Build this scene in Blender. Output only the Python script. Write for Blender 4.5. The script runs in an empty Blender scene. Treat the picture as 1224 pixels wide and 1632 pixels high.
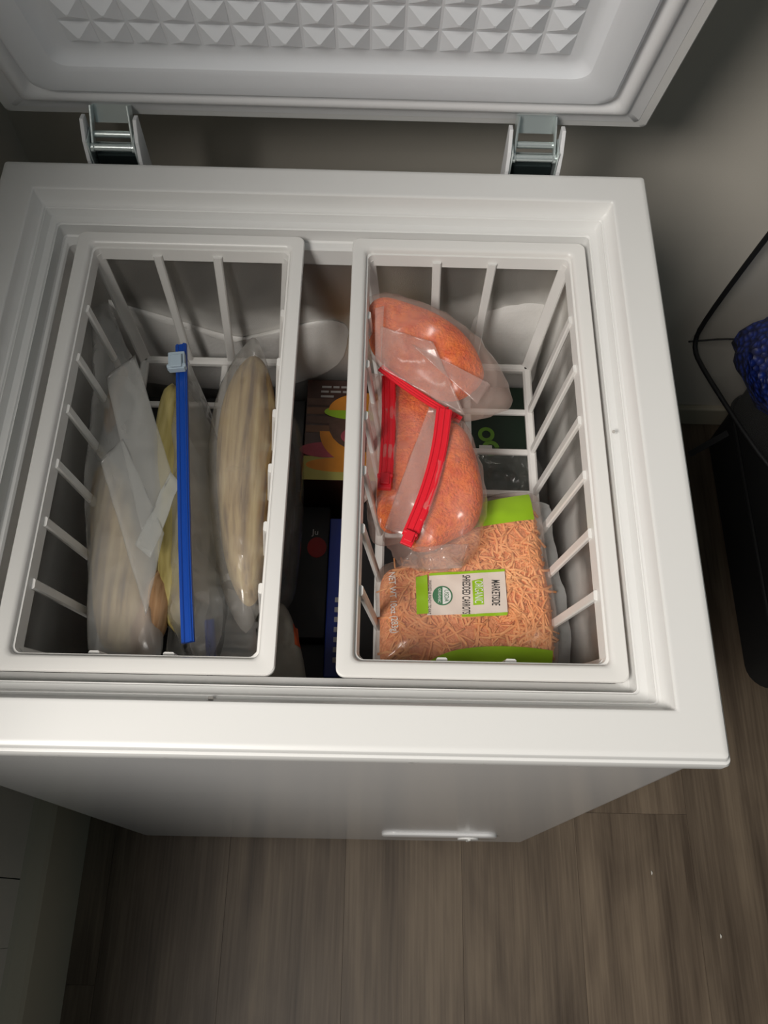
import bpy, math, random
from mathutils import Vector, Matrix, noise

# ------------------------------------------------------------------ camera
S = bpy.context.scene
CAM = Vector((0.05529, -0.36898, 1.45872))
PITCH, ROLL, YAW, FPX = 0.432714, 0.0411679, -0.0214115, 1377.8
RM = (Matrix.Rotation(YAW, 3, 'Z') @ Matrix.Rotation(PITCH, 3, 'X') @ Matrix.Rotation(ROLL, 3, 'Z'))
cd = bpy.data.cameras.new('camera'); cam = bpy.data.objects.new('camera', cd)
S.collection.objects.link(cam)
cam.matrix_world = Matrix.Translation(CAM) @ RM.to_4x4()
cd.sensor_fit = 'VERTICAL'; cd.sensor_height = 36.0; cd.lens = 36.0 * FPX / 1632.0
cd.clip_start = 0.01; cd.clip_end = 50
S.camera = cam

# ------------------------------------------------------------------ light
W = bpy.data.worlds.new('room_ambience'); S.world = W; W.use_nodes = True
W.node_tree.nodes['Background'].inputs[0].default_value = (0.68, 0.86, 0.92, 1)
W.node_tree.nodes['Background'].inputs[1].default_value = 0.075
def area(name, loc, target, size, power, col):
    l = bpy.data.lights.new(name, 'AREA'); l.shape = 'DISK'; l.size = size; l.energy = power; l.color = col
    o = bpy.data.objects.new(name, l); S.collection.objects.link(o); o.location = loc
    o.rotation_euler = (Vector(target) - Vector(loc)).to_track_quat('-Z', 'Y').to_euler()
    return o
area('room_lamp', (-0.82, -1.08, 2.50), (0.05, -0.10, 0.7), 0.80, 49, (1.0, 0.95, 0.89))
S.view_settings.view_transform = 'Standard'; S.view_settings.look = 'None'
S.view_settings.exposure = 0.0; S.view_settings.gamma = 1.0; S.view_settings.use_curve_mapping = False

# ------------------------------------------------------------------ helpers
rnd = random.Random(7)
C = S.collection
def ray(px, py): return RM @ Vector(((px - 612) / FPX, -(py - 816) / FPX, -1.0))
def at(px, py, z):                      # point of the place at height z
    d = ray(px, py); return CAM + d * ((z - CAM.z) / d.z)
def on(px, py, O, N):                   # point on the plane through O
    d = ray(px, py); return CAM + d * ((O - CAM).dot(N) / d.dot(N))
def tag(o, label=None, cat=None, group=None, kind=None):
    if label: o['label'] = label
    if cat: o['category'] = cat
    if group: o['group'] = group
    if kind: o['kind'] = kind
    return o
def empty(name, loc, label, cat, group=None):
    o = bpy.data.objects.new(name, None); C.objects.link(o); o.location = loc; o.empty_display_size = .02
    return tag(o, label, cat, group)
def link(name, me, mat, parent=None):
    o = bpy.data.objects.new(name, me); C.objects.link(o)
    if mat is not None:
        for m in (mat if isinstance(mat, (list, tuple)) else [mat]): me.materials.append(m)
    if parent is not None:
        o.parent = parent
        if parent.type == 'EMPTY': o.matrix_parent_inverse = Matrix.Translation(parent.location).inverted()   # meshes keep world coordinates
    return o
class MB:
    def __init__(s): s.v = []; s.f = []; s.m = []
    def add(s, vs, fs, mi=0):
        b = len(s.v); s.v += [tuple(v) for v in vs]; s.f += [tuple(b + i for i in f) for f in fs]; s.m += [mi] * len(fs)
    def box(s, lo, hi, mi=0):
        x0, y0, z0 = lo; x1, y1, z1 = hi
        s.add([(x0,y0,z0),(x1,y0,z0),(x1,y1,z0),(x0,y1,z0),(x0,y0,z1),(x1,y0,z1),(x1,y1,z1),(x0,y1,z1)],
              [(3,2,1,0),(4,5,6,7),(0,1,5,4),(1,2,6,5),(2,3,7,6),(3,0,4,7)], mi)
    def bar(s, a, b, w, t, up, mi=0, ch=.25):          # chamfered bar from a to b, width w, depth t along up
        a, b = Vector(a), Vector(b); d = (b - a).normalized(); up = Vector(up)
        up = (up - d * up.dot(d)).normalized(); sd = d.cross(up)
        c = min(w, t) * ch; P = []
        for q in (a, b):
            for (x, y) in ((-w/2+c,-t/2),(w/2-c,-t/2),(w/2,-t/2+c),(w/2,t/2-c),(w/2-c,t/2),(-w/2+c,t/2),(-w/2,t/2-c),(-w/2,-t/2+c)):
                P.append(q + sd * x + up * y)
        F = [(i, (i+1) % 8, 8 + (i+1) % 8, 8 + i) for i in range(8)] + [tuple(range(7,-1,-1)), tuple(range(8,16))]
        s.add(P, F, mi)
    def tube(s, pts, r, n=10, mi=0, cap=True):
        pts = [Vector(p) for p in pts]; rs = r if isinstance(r, (list, tuple)) else [r] * len(pts)
        up = Vector((0.13, 0.21, .97)); P = []
        for i, p in enumerate(pts):
            d = (pts[min(i+1, len(pts)-1)] - pts[max(i-1, 0)]).normalized()
            a = d.cross(up).normalized(); b = d.cross(a)
            for k in range(n):
                t = 2 * math.pi * k / n; P.append(p + (a * math.cos(t) + b * math.sin(t)) * rs[i])
        F = []
        for i in range(len(pts) - 1):
            for k in range(n): F.append((i*n+k, i*n+(k+1) % n, (i+1)*n+(k+1) % n, (i+1)*n+k))
        if cap: F += [tuple(range(n-1, -1, -1)), tuple((len(pts)-1)*n + k for k in range(n))]
        s.add(P, F, mi)
    def loft(s, loops, mi=0, cap0=False, cap1=False):
        n = len(loops[0]); P = [p for l in loops for p in l]; F = []
        for i in range(len(loops) - 1):
            for k in range(n): F.append((i*n+k, i*n+(k+1) % n, (i+1)*n+(k+1) % n, (i+1)*n+k))
        if cap0: F.append(tuple(range(n-1, -1, -1)))
        if cap1: F.append(tuple((len(loops)-1)*n + k for k in range(n)))
        s.add(P, F, mi)
    def build(s, name, mat, parent=None, smooth=False, bevel=0, xf=None, angle=40):
        me = bpy.data.meshes.new(name)
        vs = [tuple(xf @ Vector(v)) for v in s.v] if xf is not None else s.v
        me.from_pydata(vs, [], s.f); me.polygons.foreach_set('material_index', s.m)
        o = link(name, me, mat, parent)
        if smooth:
            me.polygons.foreach_set('use_smooth', [True] * len(me.polygons))
            if smooth != 'all': me.set_sharp_from_angle(angle=math.radians(angle))
        if bevel:
            b = o.modifiers.new('bevel', 'BEVEL'); b.width = bevel; b.segments = 2; b.limit_method = 'ANGLE'
        me.update(); return o
def rr(hx, hy, r, z, cx=0, cy=0, n=6):                 # rounded rectangle loop, counter-clockwise
    L = []
    for (sx, sy, a0) in ((1, -1, -90), (1, 1, 0), (-1, 1, 90), (-1, -1, 180)):
        for k in range(n + 1):
            a = math.radians(a0 + 90 * k / n)
            L.append(Vector((cx + sx * (hx - r) + r * math.cos(a), cy + sy * (hy - r) + r * math.sin(a), z)))
    return L

# ------------------------------------------------------------------ materials
def mat(name):
    m = bpy.data.materials.new(name); m.use_nodes = True
    return m, m.node_tree.nodes, m.node_tree.links, m.node_tree.nodes['Principled BSDF']
def plain(name, col, rough=.5, metal=0, bump=0, scale=200, spec=.5, coat=0, var=0):
    m, N, L, P = mat(name)
    P.inputs['Base Color'].default_value = (*col, 1); P.inputs['Roughness'].default_value = rough
    P.inputs['Metallic'].default_value = metal; P.inputs['Specular IOR Level'].default_value = spec
    P.inputs['Coat Weight'].default_value = coat; P.inputs['Coat Roughness'].default_value = .15
    if bump or var:
        tc = N.new('ShaderNodeTexCoord'); nz = N.new('ShaderNodeTexNoise'); nz.inputs['Scale'].default_value = scale
        nz.inputs['Detail'].default_value = 3; L.new(tc.outputs['Object'], nz.inputs['Vector'])
        if bump:
            b = N.new('ShaderNodeBump'); b.inputs['Strength'].default_value = bump; b.inputs['Distance'].default_value = .001
            L.new(nz.outputs['Fac'], b.inputs['Height']); L.new(b.outputs['Normal'], P.inputs['Normal'])
        if var:
            mx = N.new('ShaderNodeMix'); mx.data_type = 'RGBA'
            mx.inputs[6].default_value = (*[c * (1 - var) for c in col], 1); mx.inputs[7].default_value = (*[min(1, c * (1 + var)) for c in col], 1)
            L.new(nz.outputs['Fac'], mx.inputs[0]); L.new(mx.outputs[2], P.inputs['Base Color'])
    return m
M = {}
M['white'] = plain('white_plastic', (.80, .80, .785), .38, bump=.03, scale=900)
M['lid'] = plain('lid_plastic', (.82, .845, .88), .42, bump=.05, scale=700)
M['gasket'] = plain('gasket_vinyl', (.80, .805, .815), .5)
M['basket'] = plain('basket_plastic', (.80, .79, .765), .33)
M['case'] = plain('painted_steel', (.78, .78, .785), .16, coat=.3)
M['zinc'] = plain('zinc_plated_steel', (.72, .79, .78), .30, .75, bump=.1, scale=300)
M['dark_steel'] = plain('dark_steel', (.05, .07, .07), .4, .8)
M['wall'] = plain('wall_paint', (.66, .615, .54), .75, bump=.15, scale=350)
M['trim'] = plain('trim_paint', (.50, .455, .35), .5)
M['black'] = plain('black_fabric', (.008, .008, .009), .75, bump=.4, scale=500)
M['black_pipe'] = plain('black_piping', (.006, .006, .007), .6)
M['red'] = plain('red_zip_plastic', (.80, .018, .035), .32)
M['blue'] = plain('blue_zip_plastic', (.006, .06, .36), .35)
M['slider'] = plain('grey_slider', (.42, .52, .60), .35)
M['green'] = plain('lime_print', (.29, .50, .012), .4)
M['dgreen'] = plain('dark_green_card', (.008, .028, .014), .5)
M['lgreen'] = plain('green_ink', (.16, .36, .03), .5)
M['paper'] = plain('label_paper', (.70, .60, .53), .55)
M['ink'] = plain('black_ink', (.02, .02, .02), .6)
M['whiteink'] = plain('white_ink', (.75, .75, .72), .6)
M['dimink'] = plain('grey_ink', (.34, .33, .32), .6)
M['seal'] = plain('seal_green_ink', (.05, .17, .08), .6)
M['redink'] = plain('red_card', (.45, .012, .012), .45)
M['bluecard'] = plain('blue_card', (.006, .02, .16), .4)
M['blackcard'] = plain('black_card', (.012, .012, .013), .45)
M['chip'] = plain('bare_metal_chip', (.50, .48, .45), .6)
M['orangeink'] = plain('orange_card', (.55, .09, .02), .5)
M['greypack'] = plain('pale_pack', (.30, .30, .26), .45, var=.25, scale=40)
M['pale_patch'] = plain('pale_patch', (.80, .79, .765), .55, bump=.4, scale=260)
M['specks'] = plain('speck', (.7, .68, .62), .8)

def aluminium():
    m, N, L, P = mat('embossed_aluminium_with_frost')
    tc = N.new('ShaderNodeTexCoord')
    w = N.new('ShaderNodeTexNoise'); w.inputs['Scale'].default_value = 900; w.inputs['Detail'].default_value = 1
    L.new(tc.outputs['Object'], w.inputs['Vector'])
    big = N.new('ShaderNodeTexNoise'); big.inputs['Scale'].default_value = 7; big.inputs['Detail'].default_value = 4
    L.new(tc.outputs['Object'], big.inputs['Vector'])
    sep = N.new('ShaderNodeSeparateXYZ'); L.new(tc.outputs['Object'], sep.inputs[0])
    # frost line: grows lower on the wall, wavy upper border
    ma = N.new('ShaderNodeMath'); ma.operation = 'MULTIPLY_ADD'; L.new(big.outputs['Fac'], ma.inputs[0]); ma.inputs[1].default_value = .16
    L.new(sep.outputs['Z'], ma.inputs[2])
    rp = N.new('ShaderNodeValToRGB'); rp.color_ramp.elements[0].position = .60; rp.color_ramp.elements[0].color = (0, 0, 0, 1)
    rp.color_ramp.elements[1].position = .82; rp.color_ramp.elements[1].color = (0, 0, 0, 1)
    e = rp.color_ramp.elements.new(.79); e.color = (1, 1, 1, 1)
    L.new(ma.outputs[0], rp.inputs[0])
    mx = N.new('ShaderNodeMix'); mx.data_type = 'RGBA'; mx.inputs[6].default_value = (.64, .62, .59, 1); mx.inputs[7].default_value = (.82, .81, .78, 1)
    L.new(rp.outputs[0], mx.inputs[0]); L.new(mx.outputs[2], P.inputs['Base Color'])
    mr = N.new('ShaderNodeMapRange'); L.new(rp.outputs[0], mr.inputs[0]); mr.inputs[3].default_value = .85; mr.inputs[4].default_value = .25
    L.new(mr.outputs[0], P.inputs['Metallic']); P.inputs['Roughness'].default_value = .30
    b = N.new('ShaderNodeBump'); b.inputs['Strength'].default_value = .35; b.inputs['Distance'].default_value = .0006
    L.new(w.outputs['Fac'], b.inputs['Height']); L.new(b.outputs['Normal'], P.inputs['Normal'])
    return m
M['alu'] = aluminium()

def film(name, haze0, haze1, col=(.82, .80, .78), scale=14, rough=.30, spec=.4, detail=3, bump=.55, gloss=.16):
    m, N, L, P = mat(name)
    out = N['Material Output']
    P.inputs['Base Color'].default_value = (*col, 1); P.inputs['Roughness'].default_value = rough
    P.inputs['Specular IOR Level'].default_value = spec
    tr = N.new('ShaderNodeBsdfTransparent'); tl = N.new('ShaderNodeBsdfTranslucent'); tl.inputs[0].default_value = (*col, 1)
    gl = N.new('ShaderNodeBsdfGlossy'); gl.inputs['Roughness'].default_value = gloss
    tc = N.new('ShaderNodeTexCoord'); nz = N.new('ShaderNodeTexNoise'); nz.inputs['Scale'].default_value = scale; nz.inputs['Detail'].default_value = detail
    L.new(tc.outputs['Object'], nz.inputs['Vector'])
    mr = N.new('ShaderNodeMapRange'); mr.inputs[1].default_value = .3; mr.inputs[2].default_value = .7
    mr.inputs[3].default_value = haze0; mr.inputs[4].default_value = haze1; L.new(nz.outputs['Fac'], mr.inputs[0])
    body = N.new('ShaderNodeMixShader'); body.inputs[0].default_value = .35; L.new(P.outputs[0], body.inputs[1]); L.new(tl.outputs[0], body.inputs[2])
    mx = N.new('ShaderNodeMixShader'); L.new(mr.outputs[0], mx.inputs[0]); L.new(tr.outputs[0], mx.inputs[1]); L.new(body.outputs[0], mx.inputs[2])
    fr = N.new('ShaderNodeFresnel'); gm = N.new('ShaderNodeNewGeometry'); io = N.new('ShaderNodeMapRange')     # thin sheet: same gloss from both sides
    L.new(gm.outputs['Backfacing'], io.inputs[0]); io.inputs[3].default_value = 1.45; io.inputs[4].default_value = 1 / 1.45; L.new(io.outputs[0], fr.inputs[0])
    mx2 = N.new('ShaderNodeMixShader'); L.new(fr.outputs[0], mx2.inputs[0]); L.new(mx.outputs[0], mx2.inputs[1]); L.new(gl.outputs[0], mx2.inputs[2])
    b = N.new('ShaderNodeBump'); b.inputs['Strength'].default_value = bump; b.inputs['Distance'].default_value = .002
    dn = N.new('ShaderNodeTexNoise'); dn.inputs['Scale'].default_value = 18; L.new(tc.outputs['Object'], dn.inputs['Vector'])
    va = N.new('ShaderNodeVectorMath'); va.operation = 'MULTIPLY_ADD'; L.new(dn.outputs['Color'], va.inputs[0]); va.inputs[1].default_value = (.05, .05, .05); L.new(tc.outputs['Object'], va.inputs[2])
    n2 = N.new('ShaderNodeTexVoronoi'); n2.feature = 'F1'; n2.inputs['Scale'].default_value = 30
    L.new(va.outputs[0], n2.inputs['Vector']); L.new(n2.outputs['Distance'], b.inputs['Height']); b.inputs['Distance'].default_value = .006
    for s_ in (P, gl, fr): L.new(b.outputs['Normal'], s_.inputs['Normal'])
    L.new(mx2.outputs[0], out.inputs['Surface'])
    return m
M['film_pink'] = film('frosted_bag_film', .08, .38, (.88, .70, .62), 14, bump=.6, gloss=.26)
M['film_lip'] = film('frosted_bag_lip', .20, .36, (.86, .64, .58), 18, bump=.25)
M['film_grey'] = film('cloudy_bag_film', .30, .52, (.72, .73, .72), 10)
M['film_fold2'] = film('folded_cloudy_film_thin', .18, .34, (.74, .75, .73), 9, bump=.2)
M['film_fold'] = film('folded_cloudy_film', .36, .52, (.74, .76, .74), 9, bump=.2)
M['film_tan'] = film('thin_cloudy_film', .20, .36, (.74, .72, .68), 12)
M['film_haze'] = film('thin_frosty_film', .06, .34, (.88, .72, .66), 22, bump=.35, gloss=.26)
M['film_glint'] = film('crumpled_glossy_film', .06, .22, (.86, .72, .66), 20, bump=1.0)
M['film_clear'] = film('clear_bag_film', .10, .26, (.84, .66, .56), 20)
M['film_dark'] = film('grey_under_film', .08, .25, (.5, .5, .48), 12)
M['clear_pvc'] = film('clear_vinyl_sheet', .02, .06, (.5, .5, .48), 6, bump=.08)
M['zipfilm'] = film('red_tinted_zip_film', .55, .7, (.82, .28, .28), 30)

def carrot(name, c0, c1, scale=60, bump=.9):
    m, N, L, P = mat(name)
    tc = N.new('ShaderNodeTexCoord'); nz = N.new('ShaderNodeTexNoise'); nz.inputs['Scale'].default_value = scale
    nz.inputs['Detail'].default_value = 5; nz.inputs['Roughness'].default_value = .65
    L.new(tc.outputs['Object'], nz.inputs['Vector'])
    rp = N.new('ShaderNodeValToRGB'); rp.color_ramp.elements[0].position = .35; rp.color_ramp.elements[0].color = (*c0, 1)
    rp.color_ramp.elements[1].position = .65; rp.color_ramp.elements[1].color = (*c1, 1); L.new(nz.outputs['Fac'], rp.inputs[0])
    L.new(rp.outputs[0], P.inputs['Base Color']); P.inputs['Roughness'].default_value = .55
    P.inputs['Subsurface Weight'].default_value = .0
    b = N.new('ShaderNodeBump'); b.inputs['Strength'].default_value = bump; b.inputs['Distance'].default_value = .003
    n2 = N.new('ShaderNodeTexNoise'); n2.inputs['Scale'].default_value = scale * 3; n2.inputs['Detail'].default_value = 2
    L.new(tc.outputs['Object'], n2.inputs['Vector']); L.new(n2.outputs['Fac'], b.inputs['Height']); L.new(b.outputs['Normal'], P.inputs['Normal'])
    return m
M['carrot'] = carrot('frozen_grated_carrot', (.74, .080, .003), (1.0, .21, .010), 130)
M['carrot_bed'] = carrot('packed_carrot_shreds', (.66, .20, .07), (.90, .38, .16), 110)
M['shred'] = carrot('carrot_shred', (.88, .33, .11), (.95, .48, .21), 25, .2)

def husk(name, c0, c1, c2):
    m, N, L, P = mat(name)
    tc = N.new('ShaderNodeTexCoord'); mp = N.new('ShaderNodeMapping'); mp.inputs['Scale'].default_value = (150, 7, 90)
    L.new(tc.outputs['Object'], mp.inputs[0]); nz = N.new('ShaderNodeTexNoise'); nz.inputs['Scale'].default_value = 1.0; nz.inputs['Detail'].default_value = 5
    L.new(mp.outputs[0], nz.inputs['Vector'])
    rp = N.new('ShaderNodeValToRGB'); rp.color_ramp.elements[0].position = .3; rp.color_ramp.elements[0].color = (*c0, 1)
    rp.color_ramp.elements[1].position = .7; rp.color_ramp.elements[1].color = (*c2, 1)
    e = rp.color_ramp.elements.new(.48); e.color = (*c1, 1)
    L.new(nz.outputs['Fac'], rp.inputs[0]); L.new(rp.outputs[0], P.inputs['Base Color']); P.inputs['Roughness'].default_value = .5
    b = N.new('ShaderNodeBump'); b.inputs['Strength'].default_value = .5; b.inputs['Distance'].default_value = .002
    L.new(nz.outputs['Fac'], b.inputs['Height']); L.new(b.outputs['Normal'], P.inputs['Normal'])
    return m
M['husk'] = husk('tan_frozen_husk', (.13, .07, .026), (.38, .26, .11), (.60, .47, .24))
M['husk_yellow'] = husk('yellow_frozen_husk', (.16, .11, .03), (.38, .31, .10), (.52, .44, .19))
M['husk_brown'] = husk('brown_frozen_husk', (.12, .055, .025), (.34, .19, .09), (.50, .33, .19))

def wood():
    m, N, L, P = mat('grey_brown_vinyl_plank')
    tc = N.new('ShaderNodeTexCoord'); oi = N.new('ShaderNodeObjectInfo')
    ad = N.new('ShaderNodeVectorMath'); ad.operation = 'MULTIPLY_ADD'; L.new(oi.outputs['Random'], ad.inputs[0]); ad.inputs[1].default_value = (7, 13, 3)
    geo = N.new('ShaderNodeNewGeometry'); L.new(geo.outputs['Position'], ad.inputs[2])
    def nse(sc, det, dist=0.0):
        mp = N.new('ShaderNodeMapping'); mp.inputs['Scale'].default_value = sc; L.new(ad.outputs[0], mp.inputs[0])
        n = N.new('ShaderNodeTexNoise'); n.inputs['Scale'].default_value = 1; n.inputs['Detail'].default_value = det; n.inputs['Distortion'].default_value = dist
        L.new(mp.outputs[0], n.inputs['Vector']); return n
    a = nse((30, 2.2, 1), 7, .3); b_ = nse((260, 7, 1), 4); c_ = nse((9, 3.5, 1), 6, .8)
    mx = N.new('ShaderNodeMath'); mx.operation = 'MULTIPLY_ADD'; L.new(b_.outputs['Fac'], mx.inputs[0]); mx.inputs[1].default_value = .5; L.new(a.outputs['Fac'], mx.inputs[2])
    mx2 = N.new('ShaderNodeMath'); mx2.operation = 'MULTIPLY_ADD'; L.new(c_.outputs['Fac'], mx2.inputs[0]); mx2.inputs[1].default_value = .62; L.new(mx.outputs[0], mx2.inputs[2])
    rp = N.new('ShaderNodeValToRGB'); rp.color_ramp.elements[0].position = .60; rp.color_ramp.elements[0].color = (.066, .045, .029, 1)
    rp.color_ramp.elements[1].position = 1.0; rp.color_ramp.elements[1].color = (.205, .155, .106, 1)
    e = rp.color_ramp.elements.new(.82); e.color = (.136, .100, .068, 1)
    dv = N.new('ShaderNodeMath'); dv.operation = 'MULTIPLY'; dv.inputs[1].default_value = .775; L.new(mx2.outputs[0], dv.inputs[0]); L.new(dv.outputs[0], rp.inputs[0])
    hs = N.new('ShaderNodeHueSaturation'); L.new(rp.outputs[0], hs.inputs['Color'])
    mr = N.new('ShaderNodeMapRange'); L.new(oi.outputs['Random'], mr.inputs[0]); mr.inputs[3].default_value = .9; mr.inputs[4].default_value = 1.1
    L.new(mr.outputs[0], hs.inputs['Value']); L.new(hs.outputs[0], P.inputs['Base Color']); P.inputs['Roughness'].default_value = .48
    bp = N.new('ShaderNodeBump'); bp.inputs['Strength'].default_value = .25; bp.inputs['Distance'].default_value = .0006
    L.new(mx.outputs[0], bp.inputs['Height']); L.new(bp.outputs['Normal'], P.inputs['Normal'])
    return m
M['wood'] = wood()
M['joint'] = plain('floor_joint', (.09, .068, .05), .8)

def blue_fur():
    m, N, L, P = mat('blue_sequin_fabric')
    tc = N.new('ShaderNodeTexCoord'); v = N.new('ShaderNodeTexVoronoi'); v.inputs['Scale'].default_value = 110; L.new(tc.outputs['Object'], v.inputs['Vector'])
    rp = N.new('ShaderNodeValToRGB'); rp.color_ramp.elements[0].color = (.012, .042, .34, 1); rp.color_ramp.elements[1].color = (.002, .006, .06, 1)
    rp.color_ramp.elements[1].position = .75; L.new(v.outputs['Distance'], rp.inputs[0]); L.new(rp.outputs[0], P.inputs['Base Color']); P.inputs['Roughness'].default_value = .5
    b = N.new('ShaderNodeBump'); b.inputs['Strength'].default_value = 1; b.inputs['Distance'].default_value = .006
    L.new(v.outputs['Distance'], b.inputs['Height']); L.new(b.outputs['Normal'], P.inputs['Normal'])
    return m
M['bluefur'] = blue_fur()

# ------------------------------------------------------------------ setting
YW, XW = 0.52, -0.412
mb = MB(); mb.box((-1.9, -2.7, -.06), (2.0, YW + .1, -.004))
floor = tag(mb.build('floor', M['joint']), kind='structure')
PW = .182; k = 0
plank_me = {}
for i in range(-11, 12):
    x0 = .201 + i * PW
    off = (1.18 + (i - 1) * .437) % 1.22
    y = -2.7 - off
    while y < YW + .1:
        ya, yb = max(y, -2.7), min(y + 1.22, YW + .1)
        if yb - ya > .02:
            mb = MB(); mb.box((x0 + .0002, ya + .0002, -.006), (x0 + PW - .0002, yb - .0002, 0)); mb.build('plank', M['wood'], floor)
        y += 1.22
mb = MB(); mb.box((-1.9, YW, 0), (2.0, YW + .1, 2.5)); tag(mb.build('wall_back', M['wall']), kind='structure')
mb = MB(); mb.box((.305 + .005, YW - .012, 0), (2.0, YW, .055)); mb.box((XW + .02, YW - .012, 0), (.30, YW, .055))
tag(mb.build('baseboard_back', M['trim'], bevel=.003), kind='structure')
# left wall; unseen full and half heights added to shade the left side
mb = MB(); mb.box((XW - .10, -.337, 0), (XW, YW, 2.5)); mb.box((XW - .10, -.42, 0), (XW, -.3385, 2.5)); tag(mb.build('wall_left', M['wall']), kind='structure')
mb = MB(); mb.box((XW - .10, -1.25, 0), (XW, -.4205, 1.18)); mb.box((XW - .115, -1.26, 1.18), (XW + .015, -.4205, 1.20))
tag(mb.build('wall_left_half_blocker', M['wall']), kind='structure')
mb = MB()
prof = [(XW, 0), (XW + .024, 0), (XW + .024, .160), (XW + .020, .168), (XW + .006, .186), (XW, .190)]
P0 = [(x, -1.25, z) for x, z in prof]; P1 = [(x, YW, z) for x, z in prof]
mb.loft([P0, P1], cap0=True, cap1=True); tag(mb.build('baseboard_left', M['trim']), kind='structure')
for (px, py) in ((1038, 1391), (1148, 1492)):          # crumbs on the floor
    p = at(px, py, 0); mb = MB()
    mb.tube([p + Vector((0, -.003, .0012)), p + Vector((.0006, 0, .0016)), p + Vector((0, .003, .0012))], [.0006, .0014, .0006], 6)
    tag(mb.build('crumb', M['specks'], smooth='all'), 'tiny pale crumb on the wooden floor, %s' % ('nearer the freezer' if py < 1450 else 'farther from the freezer'), 'crumb')

# ------------------------------------------------------------------ freezer
fz = empty('chest_freezer', (0, 0, 0), 'white open chest freezer with two hanging baskets', 'freezer')
mb = MB()
mb.loft([rr(.285, .255, .012, .028), rr(.299, .2685, .012, .032), rr(.299, .2685, .012, .60), rr(.299, .2685, .012, .832)], cap0=True)
mb.build('cabinet', M['case'], fz, smooth=True)
for sx in (-1, 1):
    for sy in (-1, 1):
        mb = MB(); mb.loft([rr(.02, .02, .019, 0, sx * .25, sy * .22), rr(.022, .022, .021, .03, sx * .25, sy * .22)], cap0=True, cap1=True)
        mb.build('foot', M['black_pipe'], fz, smooth=True)
mb = MB()
rim_prof = [(.2985, .826, .004), (.3065, .8255, .004), (.3072, .829, .004), (.3072, .8395, .004), (.3062, .8425, .004), (.3048, .8432, .0035),
            (.3043, .8438, .003), (.3040, .8468, .003), (.3030, .8488, .003), (.3012, .8498, .003), (.2990, .85, .003), (.2980, .85, .003), (.2732, .85, .002), (.2718, .85, .002), (.2709, .8496, .002), (.2702, .8486, .002),
            (.2692, .8420, .002), (.2678, .8375, .002), (.2655, .8345, .003), (.2638, .8338, .003), (.2634, .8328, .003), (.2628, .8322, .003), (.2622, .8326, .003),
            (.2610, .8290, .003), (.2592, .8255, .003), (.2560, .8238, .004), (.2540, .8235, .004), (.2535, .8224, .004), (.2528, .8218, .004), (.2522, .8222, .004),
            (.2517, .8150, .004), (.2505, .8105, .004), (.2490, .8090, .004), (.2465, .8085, .004), (.2450, .8065, .005), (.2440, .789, .006)]
mb.loft([rr(x, x - .0336 if x > .2475 else (x - .0336) + (x - .2440) * -0 - max(0, .2475 - x) * 1.25, r, z) for x, z, r in rim_prof])
mb.build('top_rim', M['white'], fz, smooth=True, angle=26)
mb = MB()
def liner_loop(z, b=0): return rr(.2435 - b, .2055 - b, .022, z, n=8)
mb.loft([liner_loop(.790), liner_loop(.70), liner_loop(.47), liner_loop(.43, .001), liner_loop(.418, .003)], cap1=True)
mb.build('inner_liner', M['alu'], fz, smooth=True)
# worn spots on the rim edge
for (px, py, z, ln) in ((336, 1113, .8365, .004), (978, 688, .8325, .0022)):
    p = at(px, py, z); mb = MB(); mb.box((p.x - ln/2, p.y - .0012, p.z - .001), (p.x + ln/2, p.y + .0012, p.z + .0012)); mb.build('scuff_mark', M['chip'], fz, bevel=.0005)
for i in range(16):
    x = rnd.uniform(-.2, .29); z = rnd.uniform(.8315, .8385); mb = MB(); w = rnd.uniform(.0006, .0022)
    mb.add([(x - w, -.27535, z), (x, -.27535, z - .0006), (x + w, -.27535, z + .0003), (x, -.27535, z + .0007)], [(0, 1, 2, 3)]); mb.build('paint_chip', M['chip'], fz)
# thermostat panel low on the front
mb = MB()
def vloop(hx, hz, r, y, cx, cz): return [Vector((p.x, y, p.y)) for p in rr(hx, hz, r, 0, cx, cz)]
mb.loft([vloop(.082, .022, .02, -.2680, .155, .150), vloop(.082, .022, .02, -.2715, .155, .150), vloop(.079, .019, .018, -.2730, .155, .150)], cap1=True)
tp = mb.build('thermostat_panel', M['case'], fz, smooth=True)
mb = MB(); mb.loft([[Vector((.196 + .015 * math.cos(t * math.pi / 12), y, .150 + .015 * math.sin(t * math.pi / 12))) for t in range(24)] for y in (-.2728, -.2752)], cap1=True)
mb.box((.194, -.2768, .138), (.198, -.2750, .162))
mb.build('knob', M['white'], tp, smooth=True)

# lid, hinged at the back and standing open, leaning forward
LB = Vector((0, .3175, .8635)); LD = Vector((0, -.327, .945)).normalized(); LN = Vector((0, -LD.z, LD.y))      # LN faces the viewer and down
LX = Matrix(((1, 0, 0, LB.x), (0, LD.y, -LN.y, LB.y), (0, LD.z, -LN.z, LB.z), (0, 0, 0, 1)))               # local (x, s, depth away from viewer)
LDEP, LHX = .547, .3065
LX3 = LX
def lrr(hx, m, r, d): return rr(hx, LDEP / 2 - m, r, d, 0, LDEP / 2)
mb = MB()
mb.loft([lrr(.2950, .0115, .004, 0), lrr(.3010, .0055, .004, 0), lrr(.3040, .0025, .004, 0), lrr(LHX - .001, .001, .004, .0015), lrr(LHX, 0, .004, .004), lrr(LHX, 0, .006, .026), lrr(LHX - .012, .012, .012, .040), lrr(LHX - .04, .04, .02, .046)], cap1=True)
lid = mb.build('lid', M['white'], fz, smooth=True, xf=LX3)
mb = MB()
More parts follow.
